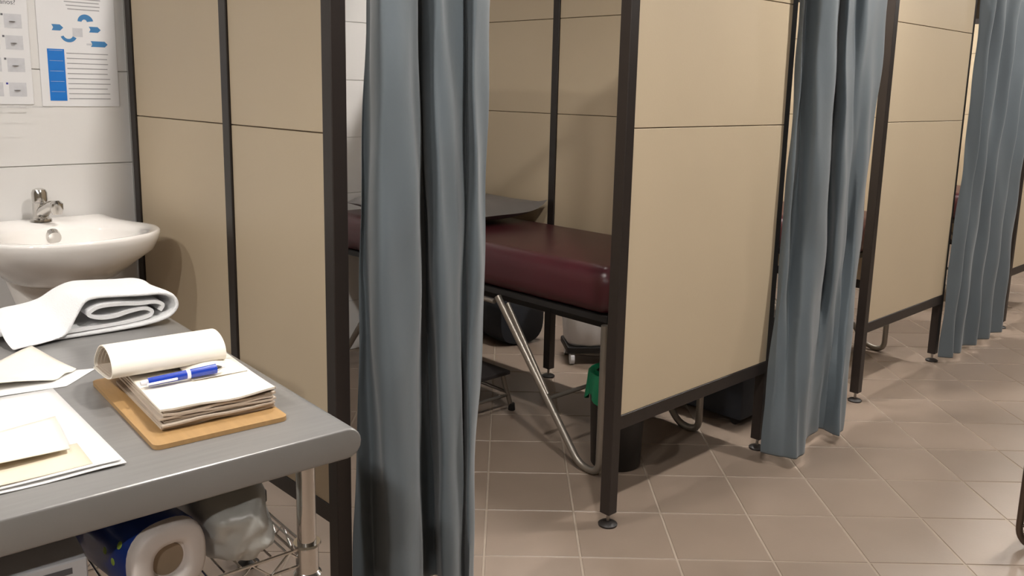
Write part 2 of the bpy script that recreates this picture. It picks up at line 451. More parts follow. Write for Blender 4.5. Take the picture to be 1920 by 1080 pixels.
for (x0, x1, lb) in ((1.157, 2.137, 'thin steel curtain rod over the first cubicle opening'), (3.152, 3.987, 'thin steel curtain rod over the second cubicle opening'),
                     (5.007, 6.064, 'thin steel curtain rod over the third cubicle opening')):
    tag(MB().tube([(x0-.02, 1.70, 2.035), (x1+.02, 1.70, 2.035)], .011, 10).build('curtain_rod', 'tube_steel', None, smooth=True), lb, 'curtain rod')

# ------------------------------------------------------------------ treatment beds
def make_bed(label):
    t = thing('treatment_bed', label, 'bed', (0, 0, 0), 0, 'maroon treatment beds in the cubicles')
    bx0, bx1, y0, y1 = -.345, .340, 0, 1.93                 # local: x across, y along; origin at foot-end centre on the floor
    m = MB().bbox(bx0, bx1, y0, y1, .625, .810, .068, 6).build('mattress', 'maroon', t, smooth=60)
    MB().bbox(bx0+.03, bx1-.03, y0+.03, y1-.03, .598, .628, .004, 1).build('base_frame', 'black_paint', t)
    for sx in (bx0+.006, bx1-.022):
        for s in (0, 1):
            f = (lambda y: y) if s == 0 else (lambda y: y1-y)
            pts = [(sx, f(.60), .60), (sx, f(.115), .0155), (sx, f(.016), .0155), (sx, f(.016), .60)]
            l = MB().tube(bezier_bend(pts, .080, 8), .0150, 12).build('leg', 'tube_steel', t, smooth=True)
            MB().tube([(sx+(.02 if sx < 0 else -.02), f(.56), .575), (sx+(.003 if sx < 0 else -.003), f(.300), .255)], .010, 10).build('brace', 'tube_steel', l, smooth=True)
        MB().tube([(sx, .62, .575), (sx, y1-.62, .575)], .011, 10).build('side_rail', 'tube_steel', t, smooth=True)
    for yy in (.30, y1-.30):
        MB().tube([(bx0+.022, yy, .235), (bx1-.022, yy, .235)], .009, 10).build('crossbar', 'tube_steel', t, smooth=True)
    return t
bed = make_bed('maroon vinyl treatment bed with grey pillow and tube legs')
bed.location = (2.755, 1.985, 0)
b2 = copy_tree(bed); b2.location = (4.615, 1.985, 0); b2['label'] = 'maroon treatment bed in the cubicle behind the pulled-forward curtain'
b3 = copy_tree(bed); b3.location = (6.72, 1.985, 0); b3['label'] = 'maroon treatment bed in the cubicle behind the evenly folded curtain'

def pillow(cx, cy, z, sx, sy, h, label):
    n, m = 22, 16; top = []; bot = []; vs_ = []; fs_ = []
    for side in (1, -1):
        for i in range(n+1):
            for j in range(m+1):
                u = i/n*2-1; v = j/m*2-1
                e = max(0, (1-abs(u)**2.6))*max(0, (1-abs(v)**2.6)); e = e**.45
                pin = 1-.07*(u*u)*(1-v*v) if 0 else 1
                x = u*sx/2*(1-.05*(1-v*v)); y = v*sy/2*(1-.05*(1-u*u))
                lift = .055*max(0, u)**6*max(0, -v)**2
                zz = (h*.62 if side > 0 else -h*.38)*e + .004*math.sin(9*u+4*v)*e + lift
                vs_.append((cx+x, cy+y, z+h*.38+zz))
    N = (n+1)*(m+1)
    for s in (0, 1):
        for i in range(n):
            for j in range(m):
                q = (s*N+i*(m+1)+j, s*N+(i+1)*(m+1)+j, s*N+(i+1)*(m+1)+j+1, s*N+i*(m+1)+j+1)
                fs_.append(q if s == 0 else q[::-1])
    mb = MB().add(vs_, fs_)
    bm = bmesh.new(); me = bpy.data.meshes.new('tmp'); me.from_pydata(mb.v, [], mb.f); bm.from_mesh(me)
    bmesh.ops.remove_doubles(bm, verts=bm.verts[:], dist=.0006)
    return tag(MB().bm(bm).build('pillow', 'pillow_grey', None, smooth=80), label, 'pillow')
pillow(2.765, 3.37, .818, .63, .84, .125, 'grey vinyl pillow lying on the maroon treatment bed')

# ------------------------------------------------------------------ under the bed
def step_stool():
    t = thing('step_stool', 'small steel step stool standing under the maroon bed', 'stool', (2.50, 2.90, 0))
    for sx in (-1, 1):
        for sy in (-1, 1):
            l = MB().tube([(sx*.155, sy*.165, .012), (sx*.120, sy*.138, .172)], .011, 10).build('leg', 'tube_steel', t, smooth=True)
            MB().cyl(sx*.156, sy*.166, 0, .034, .0165, .0145, 14, .002).build('rubber_foot', 'rubber', l, smooth=True)
        MB().tube([(sx*.142, -.155, .085), (sx*.142, .155, .085)], .008, 8).build('stretcher', 'tube_steel', t, smooth=True)
    for sy in (-1, 1):
        MB().tube([(-.142, sy*.155, .075), (.142, sy*.155, .075)], .008, 8).build('stretcher', 'tube_steel', t, smooth=True)
    MB().bbox(-.15, .15, -.16, .16, .17, .190, .005, 2).build('step_top', 'seat_dark', t)
step_stool()
def waste_bin():
    t = thing('waste_bin', 'black waste bin with green liner behind the front post', 'bin', (2.572, 2.05, 0))
    prof = [(0, 0), (.094, 0), (.098, .006), (.112, .362), (.115, .366), (.115, .374), (.108, .374), (.105, .36), (.092, .012), (0, .012)]
    MB().lathe(0, 0, prof, 32).build('bin_body', 'bin_black', t, smooth=True)
    n = 64; vs_ = []; fs_ = []
    lv = [(.101, .31, 0), (.106, .376, .001), (.117, .380, .002), (.1185, .345, .004), (.121, .305, .007), (.123, .275, .009)]
    for r, z, a in lv:
        for k in range(n):
            th = 2*math.pi*k/n
            rr = r + a*math.sin(9*th)*.6 + a*.5*math.sin(17*th+1)
            zz = z + (a*2.4*math.sin(5*th+.6) if a > .005 else 0)
            vs_.append((rr*math.cos(th), rr*math.sin(th), zz))
    for i in range(len(lv)-1):
        for k in range(n): fs_.append((i*n+k, i*n+(k+1) % n, (i+1)*n+(k+1) % n, (i+1)*n+k))
    MB().add(vs_, fs_).build('liner', 'green_film', t, smooth=80)
waste_bin()
def linen_hamper():
    t = thing('linen_hamper', 'white linen bag on a low black wheeled base beyond the bed', 'laundry bag', (3.53, 3.02, 0), R(-38))
    MB().bbox(-.15, .15, -.12, .12, .062, .10, .008, 2).build('base', 'black_paint', t)
    for sx in (-1, 1):
        for sy in (-1, 1):
            MB().tube([(sx*.12-.011, sy*.095, .032), (sx*.12+.011, sy*.095, .032)], .032, 16).build('wheel', 'linen', t, smooth=True)
    n = 72; rings = []
    for z, s in ((.10, .90), (.12, 1.0), (.25, 1.06), (.40, 1.02), (.55, .97), (.66, 1.0)):
        ring = []
        for k in range(n):
            th = 2*math.pi*k/n
            q = (abs(math.cos(th))**4+abs(math.sin(th))**4)**-.25
            f = s*q*(1+.02*math.sin(7*th+z*5)+.015*math.sin(13*th-z*9))
            ring.append((.145*f*math.cos(th), .115*f*math.sin(th), z))
        rings.append(ring)
    MB().loft(rings).build('bag', 'linen', t, smooth=70)
linen_hamper()
def storage_case():
    t = thing('storage_case', 'black wheeled case standing against the partition in the second cubicle', 'case', (3.43, 2.19, 0), R(0))
    MB().bbox(-.17, .18, -.28, .27, .03, .46, .02, 2).build('case_body', 'bag_dark', t, smooth=True)
    MB().bbox(-.175, .185, -.285, .275, .40, .475, .015, 2).build('case_lid', 'black_paint', t, smooth=True)
    for sx in (-.13, .14):
        for sy in (-.23, .22):
            MB().tube([(sx-.01, sy, .022), (sx+.01, sy, .022)], .022, 14).build('wheel', 'rubber', t, smooth=True)
storage_case()
def dark_bag():
    t = thing('sports_bag', 'dark navy soft bag on the floor beyond the bed by the back wall', 'bag', (3.46, 3.66, 0), R(80))
    rings = []; n = 40
    for x, s in ((-.22, .80), (-.215, .95), (-.12, 1.02), (0, 1.0), (.12, 1.02), (.215, .95), (.22, .80)):
        ring = []
        for k in range(n):
            th = 2*math.pi*k/n; q = (abs(math.cos(th))**3+abs(math.sin(th))**3)**(-1/3)
            ring.append((x, .155*s*q*math.cos(th), .165 + .165*min(s, 1)*q*math.sin(th)))
        rings.append(ring)
    MB().loft(rings).build('bag_body', 'bag_dark', t, smooth=60)
    for sy in (-.06, .06):
        MB().tube(bezier_bend([(-.1, sy, .325), (-.08, sy*.6, .40), (.08, sy*.6, .40), (.1, sy, .325)], .05), .009, 8).build('handle', 'rubber', t, smooth=True)
dark_bag()

# ------------------------------------------------------------------ washbasin
def washbasin():
    cx, yb, zr = .805, 3.022, 1.015
    t = thing('washbasin', 'white porcelain washbasin with chrome tap mounted on the tiled wall', 'sink', (cx, yb, 0))
    # outline in local coordinates (x to the right, y into the room is negative)
    half = [(0, 0), (.10, 0), (.185, -.002), (.200, -.02), (.198, -.09), (.205, -.16), (.222, -.235), (.243, -.30), (.246, -.36), (.226, -.425), (.175, -.485), (.09, -.525), (0, -.537)]
    hs = spline(half, 4)
    outline = hs + [(-x, y) for x, y in hs[-2:0:-1]]
    c0 = Vector((0, -.285))
    def ring(scale, z, cyo=0, blend=0, sq=(.17, .17)):
        out = []
        for x, y in outline:
            v = Vector((x, y)) - c0
            out.append((v.x*scale, c0.y+cyo+v.y*scale, z))
        return out
    def bowl(rx, ry, z, cyy):
        out = []
        for x, y in outline:
            v = Vector((x, y))-c0; a = math.atan2(v.y/.27, v.x/.22)
            out.append((rx*math.cos(a), cyy+ry*math.sin(a), z))
        return out
    rings = []
    # outside, from the bottom up
    rings.append(bowl(.05, .06, zr-.175, -.20)); rings.append(bowl(.10, .11, zr-.168, -.22))
    rings.append(bowl(.155, .17, zr-.140, -.245)); rings.append(bowl(.195, .22, zr-.100, -.262))
    rings.append(ring(.93, zr-.058)); rings.append(ring(.985, zr-.026)); rings.append(ring(1.0, zr-.010)); rings.append(ring(.995, zr-.002)); rings.append(ring(.98, zr))
    rings.append(ring(.955, zr-.001))
    rings.append(bowl(.196, .175, zr-.005, -.325)); rings.append(bowl(.186, .165, zr-.022, -.325)); rings.append(bowl(.165, .148, zr-.07, -.318))
    rings.append(bowl(.12, .11, zr-.115, -.305)); rings.append(bowl(.06, .055, zr-.133, -.295)); rings.append(bowl(.022, .022, zr-.137, -.29))
    b = MB().loft(rings).build('basin', 'porcelain', t, smooth=70)
    MB().lathe(0, -.29, [(0, zr-.137), (.024, zr-.136), (.026, zr-.132), (.018, zr-.129), (0, zr-.129)], 20).build('drain', 'chrome', b, smooth=True)
    MB().tube([(.004, -.152, zr-.036), (.004, -.172, zr-.042)], [.024, .020], 20).build('overflow_ring', 'chrome', b, smooth=True)
    # pedestal
    pr_ = []
    for z, sx, sy in ((0, .115, .105), (.02, .12, .11), (.10, .095, .09), (.45, .085, .08), (.75, .10, .095), (zr-.15, .135, .13)):
        pr_.append([(sx*math.cos(2*math.pi*k/32)*(1), -.14+sy*math.sin(2*math.pi*k/32), z) for k in range(32)])
    MB().loft(pr_).build('pedestal', 'porcelain', t, smooth=60)
    # tap
    f = MB().lathe(0, -.066, [(0, zr), (.031, zr), (.030, zr+.006), (.023, zr+.010), (.022, zr+.055), (.023, zr+.058), (0, zr+.058)], 24).build('tap', 'chrome', t, smooth=True)
    MB().lathe(0, -.066, [(0, zr+.060), (.0215, zr+.060), (.0225, zr+.066), (.0225, zr+.088), (.018, zr+.098), (.008, zr+.102), (0, zr+.102)], 24).build('tap_button', 'chrome', f, smooth=True)
    MB().tube(spline([(0, -.066, zr+.020), (.005, -.095, zr+.036), (.014, -.135, zr+.052), (.020, -.160, zr+.054)], 5), [.019]*6+[.018]*5+[.017]*5, 16).build('spout', 'chrome', f, smooth=True)
    MB().tube([(.020, -.158, zr+.070), (.020, -.160, zr+.062), (.020, -.160, zr+.045), (.020, -.160, zr+.030)], [.010, .0185, .0185, .0135], 16).build('aerator', 'chrome', f, smooth=True)
    v = MB().tube([(-.075, -.012, .845), (-.075, -.06, .845)], .012, 12).build('angle_valve', 'chrome', t, smooth=True)
washbasin()

# ------------------------------------------------------------------ posters
YP = Y_SINK-.0075
def rect(mb, x0, x1, z0, z1, y):
    mb.add([(x0, y, z0), (x1, y, z0), (x1, y, z1), (x0, y, z1)], [(0, 1, 2, 3)])
    return mb
def paper(x0, x1, z0, z1, name, label):
    t = thing(name, label, 'poster', ((x0+x1)/2, YP, z0), 0, 'hygiene posters over the washbasin')
    w2, h = (x1-x0)/2, z1-z0
    MB().bbox(-w2, w2, -.0012, 0, 0, h, .0003, 1).build('sheet', 'poster_paper', t)
    return t, w2, h
def bar(parent, x0, x1, z0, z1, m, name='text_line'):
    return MB().box(x0, x1, -.0017, -.0012, z0, z1).build(name, m, parent)
def arrow(parent, cx, cz, w, h, m='print_steel_blue'):
    pts = [(cx-w/2, cz-h/2), (cx+w/2-h*.5, cz-h/2), (cx+w/2, cz), (cx+w/2-h*.5, cz+h/2), (cx-w/2, cz+h/2), (cx-w/2+h*.25, cz)]
    return MB().poly(pts, -.0017, -.0012).build('printed_arrow', m, parent)
def arc(parent, cx, cz, rad, a0, a1, w0, w1, m='print_steel_blue'):
    out = []; inn = []
    for k in range(13):
        t = k/12; a = R(a0+(a1-a0)*t); w_ = w0+(w1-w0)*t
        out.append((cx+(rad+w_/2)*math.cos(a), cz+(rad+w_/2)*math.sin(a))); inn.append((cx+(rad-w_/2)*math.cos(a), cz+(rad-w_/2)*math.sin(a)))
    mb = MB()
    for k in range(12):
        q = [out[k], out[k+1], inn[k+1], inn[k]]
        mb.poly(q, -.0017, -.0012)
    return mb.build('printed_arc', m, parent)
def text(parent, s, x, z, size, m, align='RIGHT'):
    cu = bpy.data.curves.new('lettering', 'FONT'); cu.body = s; cu.size = size; cu.align_x = align; cu.extrude = .0002
    tmp = bpy.data.objects.new('tmp', cu); C.objects.link(tmp)
    dg = bpy.context.evaluated_depsgraph_get(); me = bpy.data.meshes.new_from_object(tmp.evaluated_get(dg))
    bpy.data.objects.remove(tmp)
    me.materials.clear(); me.materials.append(MATS[m])
    o = bpy.data.objects.new('lettering', me); C.objects.link(o); o.parent = parent
    o.location = (x, -.0016, z); o.rotation_euler = (R(90), 0, 0)
    return o
def posters():
    # blue and white flow chart sheet: x .852-1.087, z 1.362-1.705
    t, w2, h = paper(.852, 1.087, 1.366, 1.712, 'poster', 'white poster with blue arrows and a tall blue column')
    cx, z0 = .9695, 1.366
    def L(x): return x-cx
    bar(t, L(.876), L(.926), 1.384-z0, 1.545-z0, 'print_blue', 'printed_column')
    for k in range(5): bar(t, L(.881), L(.921), 1.412+k*.032-z0, 1.4128+k*.032-z0, 'print_light', 'text_line').location.y = -.0004
    rnd = random.Random(3)
    for k in range(10):
        z = 1.533-k*.0158-z0; x = L(.932)
        end = L(1.062)-rnd.uniform(0, .012)
        bar(t, x, end, z-.0014, z+.0014, 'print_grey')
    for x0, x1, z in ((.935, 1.045, 1.702), (.935, 1.040, 1.692), (.94, 1.042, 1.681), (.944, 1.04, 1.670)):
        bar(t, L(x0), L(x1), z-.0015-z0, z+.0015-z0, 'print_grey')
    arrow(t, L(.911), 1.611-z0, .034, .019)
    arrow(t, L(1.023), 1.610-z0, .036, .018)
    arrow(t, L(1.034), 1.565-z0, .052, .018)
    arc(t, L(.994), 1.632-z0, .016, 10, 175, .020, .012)
    arc(t, L(.942), 1.592-z0, .020, 200, 335, .009, .012)
    bar(t, L(.955), L(.985), 1.585-z0, 1.612-z0, 'print_light', 'printed_sketch')
    bar(t, L(.995), L(1.012), 1.560-z0, 1.566-z0, 'print_light', 'printed_sketch')
    # grey step by step sheet
    t, w2, h = paper(.592, .828, 1.372, 1.718, 'poster', 'white poster with small grey step-by-step pictures')
    cx, z0 = .710, 1.372
    text(t, 'manos?', .797-cx, 1.671-z0, .020, 'print_dark')
    bar(t, .60-cx, .797-cx, 1.655-z0, 1.658-z0, 'print_grey')
    for r, z in enumerate((1.617, 1.553, 1.486, 1.412)):
        for c in range(3):
            x = .788-.064*c-cx
            b = bar(t, x-.026, x+.022, z-.016-z0, z+.026-z0, 'print_light', 'printed_picture')
            MB().lathe(0, 0, [(0, 0), (.009, 0), (.009, .0003), (0, .0003)], 14).build('printed_sketch', 'print_sketch', t).location = (x-.004, -.0018, z+.004-z0)
            t.children[-1].rotation_euler = (R(90), 0, 0)
            bar(t, x-.034, x-.028, z+.020-z0, z+.026-z0, 'print_violet' if r == 3 else 'print_dark', 'printed_number')
            bar(t, x-.026, x+.022, z-.024-z0, z-.021-z0, 'print_grey')
posters()

# ------------------------------------------------------------------ steel table with wire shelf
TZ = .900
TC = Vector((.758, 1.147, 0)); TR = R(-3.6)
def TL(x, y):                                     # table local -> world (x to the left is negative, y to the back)
    c, s = math.cos(TR), math.sin(TR)
    return (TC.x + x*c - y*s, TC.y + x*s + y*c)
TW, TD = 1.30, 1.10
def steel_table():
    t = thing('steel_table', 'stainless steel work table with rounded edge and wire shelf', 'table', (TC.x, TC.y, 0), TR)
    r = .026; pts = []
    for k in range(11):
        a = R(-90+180*k/10); pts.append((-r+.012+r*math.cos(a), TZ-r+r*math.sin(a)))
    for k in range(11):
        a = R(90+180*k/10); pts.append((-TW+r+r*math.cos(a), TZ-r+r*math.sin(a)))
    bm = bmesh.new(); mb = MB().poly(pts, 0, TD)
    me = bpy.data.meshes.new('tmp'); me.from_pydata(mb.v, [], mb.f); bm.from_mesh(me); bmesh.ops.recalc_face_normals(bm, faces=bm.faces[:])
    ed = [e for e in bm.edges if len(e.link_faces) == 2 and e.calc_face_angle() > R(70)]
    bmesh.ops.bevel(bm, geom=ed, offset=.0040, segments=4, affect='EDGES', profile=.5)
    MB().bm(bm).build('table_top', 'steel_top', t, smooth=30)
    lx0, lx1, ly0, ly1 = -.062, -TW+.062, .058, TD-.058
    for lx in (lx0, lx1):
        for ly in (ly0, ly1):
            l = MB().tube([(lx, ly, .0), (lx, ly, TZ-.052)], .0160, 20).build('leg', 'chrome', t, smooth=True)
            for z in (.633, .200):
                MB().lathe(lx, ly, [(.016, z), (.0225, z), (.0235, z+.003), (.019, z+.008), (.019, z+.052), (.0235, z+.056), (.0225, z+.060), (.016, z+.060)], 24).build('collar', 'chrome', l, smooth=True)
    for z in (.653, .220):
        s = thing('tmp', '', '') if 0 else None
        w_ = MB()
        zt, zb = z+.030, z
        for zz in (zt, zb):
            w_.tube([(lx0, ly0, zz), (lx1, ly0, zz), (lx1, ly1, zz), (lx0, ly1, zz)], .0032, 6, closed=True)
        frame = w_.build('wire_shelf', 'chrome', t, smooth=True)
        q = MB()
        n = 18
        for (xa, ya, xb, yb, nn) in ((lx0, ly0, lx0, ly1, 16), (lx0, ly0, lx1, ly0, 18), (lx1, ly0, lx1, ly1, 16), (lx0, ly1, lx1, ly1, 18)):
            pp = []
            for k in range(nn*2+1):
                u = k/(nn*2); pp.append((xa+(xb-xa)*u, ya+(yb-ya)*u, zt if k % 2 else zb))
            q.tube(pp, .0022, 5)
        q.build('zigzag_wire', 'chrome', frame)
        g = MB()
        k = lx1+.02
        while k < lx0-.01:
            g.tube([(k, ly0, zt+.003), (k, ly1, zt+.003)], .0020, 5); k += .026
        for yy in (ly0+.25, (ly0+ly1)/2, ly1-.25): g.tube([(lx0, yy, zt-.003), (lx1, yy, zt-.003)], .003, 6)
        g.build('grid_wire', 'chrome', frame)
steel_table()
SHELF = .689                                     # top of the upper wire shelf

# ------------------------------------------------------------------ towel
def towel():
    t = thing('towel', 'thick white towel folded over itself on the steel table', 'towel', (.635, 2.055, TZ), TR)
    # local x along the table, profile in x-z, swept along y
    prof = [(-.235, .006), (-.10, .006), (.04, .007), (.14, .011), (.205, .022), (.232, .044), (.222, .068), (.185, .080), (.13, .082), (.06, .086), (-.01, .089), (-.06, .078), (-.11, .058), (-.16, .050), (-.21, .047), (-.238, .042)]
    prof = [(x*.72, z*.95) for x, z in prof]
    pr_ = spline(prof, 5)
    def sh(u, tt):
        return 0
    mb = MB(); L, Rr = ribbon(pr_, .011); n = len(pr_); loop = L+Rr[::-1]; nn = len(loop); NA = 7
    rings = []
    for k in range(NA):
        v = k/(NA-1); ring = []
        for i, p in enumerate(loop):
            j = i if i < n else 2*n-1-i; u = j/(n-1)
            y = -.105 + .19*v
            if u > .72:                              # free end droops over the front
                s = (u-.72)/.28
                y -= .03*s*(1-v)
            z = p[1]
            if u > .70: z -= (1-v)**2*.050*min(1, (u-.70)/.08) * (1 if z > .03 else 0)
            z = max(z, .0055 + (.004 if i < n else -.004) if u > .7 else z)
            ring.append((p[0]+.006*math.sin(5*v+3*u), y+.004*math.sin(9*u+2), z))
        rings.append(ring)
    mb.loft(rings, False, False)
    for base, fl in ((0, 0), ((NA-1)*nn, 1)):
        mb.add([], [])
        for k in range(n-1):
            q = (base+k, base+k+1, base+nn-2-k, base+nn-1-k); mb.f.append(q if fl else q[::-1]); mb.mi.append(0)
    o = mb.build('outer_layer', 'towel', t, smooth=60)
    sd = o.modifiers.new('s', 'SUBSURF'); sd.levels = sd.render_levels = 1
    inner = spline([(-.09, .018), (0, .0185), (.09, .020), (.148, .026), (.160, .038), (.135, .048), (.09, .046), (.045, .040), (.0, .042), (-.03, .054), (0, .068), (.06, .068), (.12, .062), (.17, .060), (.195, .050), (.185, .036)], 5)
    inner = [(x*.72+.004, z*.93) for x, z in inner]
    o = sheet(inner, .008, -.098, .08, 'xz', shift=lambda u, v: .006*math.sin(8*u)).build('inner_layer', 'towel', t, smooth=60)
    low = spline([(-.205, .018), (-.15, .022), (-.08, .030)], 5)
    sheet(low, .010, -.05, .08, 'xz').build('tucked_layer', 'towel', t, smooth=60)
towel()

# ------------------------------------------------------------------ clipboard, pad, pen
CB = thing('clipboard', 'small wooden clipboard under the thick note pad', 'clipboard', (.583, 1.252, TZ), R(-5))
def rounded(x0, x1, y0, y1, r, n=5):
    out = []
    for cx, cy, a in ((x1-r, y0+r, -90), (x1-r, y1-r, 0), (x0+r, y1-r, 90), (x0+r, y0+r, 180)):
        for k in range(n+1):
            b = R(a+90*k/n); out.append((cx+r*math.cos(b), cy+r*math.sin(b)))
    return out
bm = bmesh.new(); _m = MB().poly(rounded(-.108, .108, 0, .372, .012), .0005, .008, 'xy')
MB().add(_m.v, _m.f).build('board', 'board_wood', CB, smooth=30); bm.free()
cl = MB().bbox(-.05, .05, .335, .362, .008, .020, .003, 2).build('clip', 'chrome', CB, smooth=True)
MB().tube([(-.045, .345, .022), (.045, .345, .022)], .004, 10).build('clip_hinge', 'chrome', cl, smooth=True)

NP = thing('note_pad', 'thick dog-eared cream note pad with its top pages curled back', 'note pad', (.600, 1.300, TZ+.0085), R(-6))
def pad_block():
    rnd = random.Random(11); z = 0.0
    for k in range(9):
        th = .0033+rnd.uniform(0, .0014); n = 9; m = 7; vs_ = []; fs_ = []
        ox, oy, rz = rnd.uniform(-.004, .004), rnd.uniform(-.006, .004), R(rnd.uniform(-1.6, 1.6))
        ph = rnd.uniform(0, 6)
        for s in (0, 1):
            for i in range(n+1):
                for j in range(m+1):
                    x = -.093+.186*i/n; y = .262*j/m
                    w_ = (1-j/m)**2*(.0011*math.sin(5*i/n*2+ph)+.0006*math.sin(11*i/n+ph)) 
                    if k >= 6: w_ += (1-j/m)**3*(.004*(k-5)/3*abs(2*i/n-1)**3)
                    X = x*math.cos(rz)-y*math.sin(rz)+ox; Y = x*math.sin(rz)+y*math.cos(rz)+oy
                    vs_.append((X, Y, z+(th-.0004 if s else 0)+max(0, w_+.0015*k/9)))
        N = (n+1)*(m+1); G = lambda s, i, j: s*N+i*(m+1)+j
        for i in range(n):
            for j in range(m):
                fs_.append((G(1, i, j), G(1, i+1, j), G(1, i+1, j+1), G(1, i, j+1))); fs_.append((G(0, i, j), G(0, i, j+1), G(0, i+1, j+1), G(0, i+1, j)))
        for i in range(n):
            fs_.append((G(0, i, 0), G(0, i+1, 0), G(1, i+1, 0), G(1, i, 0))); fs_.append((G(0, i+1, m), G(0, i, m), G(1, i, m), G(1, i+1, m)))
        for j in range(m):
            fs_.append((G(0, 0, j+1), G(0, 0, j), G(1, 0, j), G(1, 0, j+1))); fs_.append((G(0, n, j), G(0, n, j+1), G(1, n, j+1), G(1, n, j)))
        MB().add(vs_, fs_).build('page_bundle', 'paper_cream' if k == 8 else 'paper_old', NP, smooth=40)
        z += th
    return z
ptop = pad_block()
base = [(.280, .036), (.235, .037), (.186, .041), (.160, .052), (.163, .070), (.186, .084), (.222, .088), (.262, .078), (.298, .054), (.318, .034), (.315, .026), (.285, .036)]
for k in range(4):
    pf = []
    for i, (y, z) in enumerate(base):
        s = 1-.10*k; cy, cz = .245, .045
        pf.append((cy+(y-cy)*s, cz+(z-cz)*s+.003*k*0) if 1 < i else (y, z+.001*k))
    sheet(spline(pf, 5), .0014 if k else .002, -.130+.004*k, .064-.004*k, 'yz', shift=(lambda kk: lambda u, v: .012*u)(k)).build('curled_page', 'paper_cream' if k == 0 else 'paper_old', NP, smooth=60)
# a lifted page corner beside the pen
def lifted_leaf():
    n = 10; vs_ = []; fs_ = []
    for i in range(n+1):
        for j in range(n+1):
            u, v = i/n, j/n
            x = -.01+.098*u; y = .11+.075*v
            vs_.append((x, y, ptop+.0035+.022*math.sin(math.pi*min(1, u*1.1))*v**2 + .004*v))
    for i in range(n):
        for j in range(n): a = i*(n+1)+j; fs_.append((a, a+n+1, a+n+2, a+1))
    o = MB().add(vs_, fs_).build('lifted_page', 'paper_cream', NP, smooth=80)
    md = o.modifiers.new('t', 'SOLIDIFY'); md.thickness = .0006
lifted_leaf()
def pen():
    t = thing('ballpoint_pen', 'blue ballpoint pen with white nose resting on the note pad', 'pen', (.590, 1.418, TZ+.0085+ptop+.0135), R(-7.5))
    def seg(x0, x1, r0, r1, name, m, par=t):
        k = 8; pts = [(x0+(x1-x0)*i/k, 0, 0) for i in range(k+1)]; rr = [1.3*(r0+(r1-r0)*i/k) for i in range(k+1)]
        return MB().tube(pts, rr, 16).build(name, m, par, smooth=True)
    seg(-.058, .005, .0056, .0060, 'barrel', 'pen_blue'); seg(.005, .011, .0063, .0063, 'band', 'pen_white')
    seg(.011, .056, .0060, .0066, 'grip', 'pen_blue'); seg(.056, .066, .0050, .0020, 'tip_cone', 'chrome'); seg(.066, .073, .0012, .0008, 'point', 'chrome')
    seg(-.070, -.058, .0030, .0042, 'push_button', 'pen_white')
    MB().bbox(-.062, -.012, -.0108, -.0082, -.003, .0010, .0008, 1).build('clip', 'pen_white', t)
    t.rotation_euler = (0, R(-2), R(-7.5))
pen()

# ------------------------------------------------------------------ loose papers
def quad_sheet(corners, z, name, label, m, lift=None, n=12, th=.0007, group=None, cat='paper'):
    (a, b, c, d) = [Vector((*p, 0)) for p in corners]
    vs_ = []; fs_ = []; o = (a+b+c+d)/4
    for i in range(n+1):
        for j in range(n+1):
            u, v = i/n, j/n
            p = a*(1-u)*(1-v)+b*u*(1-v)+c*u*v+d*(1-u)*v
            vs_.append((p.x-o.x, p.y-o.y, (lift(u, v) if lift else 0)+.0006))
    for i in range(n):
        for j in range(n): k = i*(n+1)+j; fs_.append((k, k+n+1, k+n+2, k+1))
    ob = MB().add(vs_, fs_).build(name, m, None, smooth=80)
    ob.location = (o.x, o.y, z)
    md = ob.modifiers.new('t', 'SOLIDIFY'); md.thickness = th; md.offset = 1
    return tag(ob, label, cat, group)
# corners: front-left, front-right, back-right, back-left
quad_sheet([(.100, 1.268), (.426, 1.240), (.446, 1.632), (.115, 1.668)], TZ, 'paper_sheet', 'large white sheet lying lowest in the pile by the table edge', 'paper_white',
           lambda u, v: .003*math.sin(u*5)**2*(1-v), th=.0015)
quad_sheet([(.095, 1.272), (.421, 1.246), (.442, 1.630), (.112, 1.664)], TZ+.0052, 'paper_sheet', 'large white sheet on top of the pile by the table edge', 'paper_white',
           lambda u, v: .002*math.sin(u*4+1)**2*(1-v)+.001*v, th=.0012)
quad_sheet([(.110, 1.272), (.385, 1.256), (.392, 1.345), (.120, 1.370)], TZ+.0088, 'envelope', 'cream paper slip at the front of the white sheets', 'envelope',
           lambda u, v: .0010*math.sin(6*u), th=.001, cat='paper')
quad_sheet([(.110, 1.305), (.372, 1.312), (.400, 1.475), (.130, 1.430)], TZ+.0105, 'leaflet', 'folded cream leaflet with its front edge lifted off the white sheets', 'paper_cream',
           lambda u, v: .018*(1-v)**1.5*(1-u*.80)+.002*(1-v), th=.0015, cat='leaflet')
quad_sheet([(.250, 1.690), (.470, 1.648), (.545, 1.720), (.34, 1.80)], TZ, 'paper_sheet', 'small white sheet half hidden beneath the cream paper', 'paper_white', None)
quad_sheet([(.230, 1.720), (.455, 1.682), (.512, 1.728), (.485, 1.915)], TZ+.0022, 'paper_sheet', 'creased cream paper lying between towel and white sheets', 'paper_cream',
           lambda u, v: .010*max(0, math.sin(math.pi*u))*(1-v)**2+.006*(1-u)*v + .004*math.sin(5*v+2*u)**2, th=.0009)

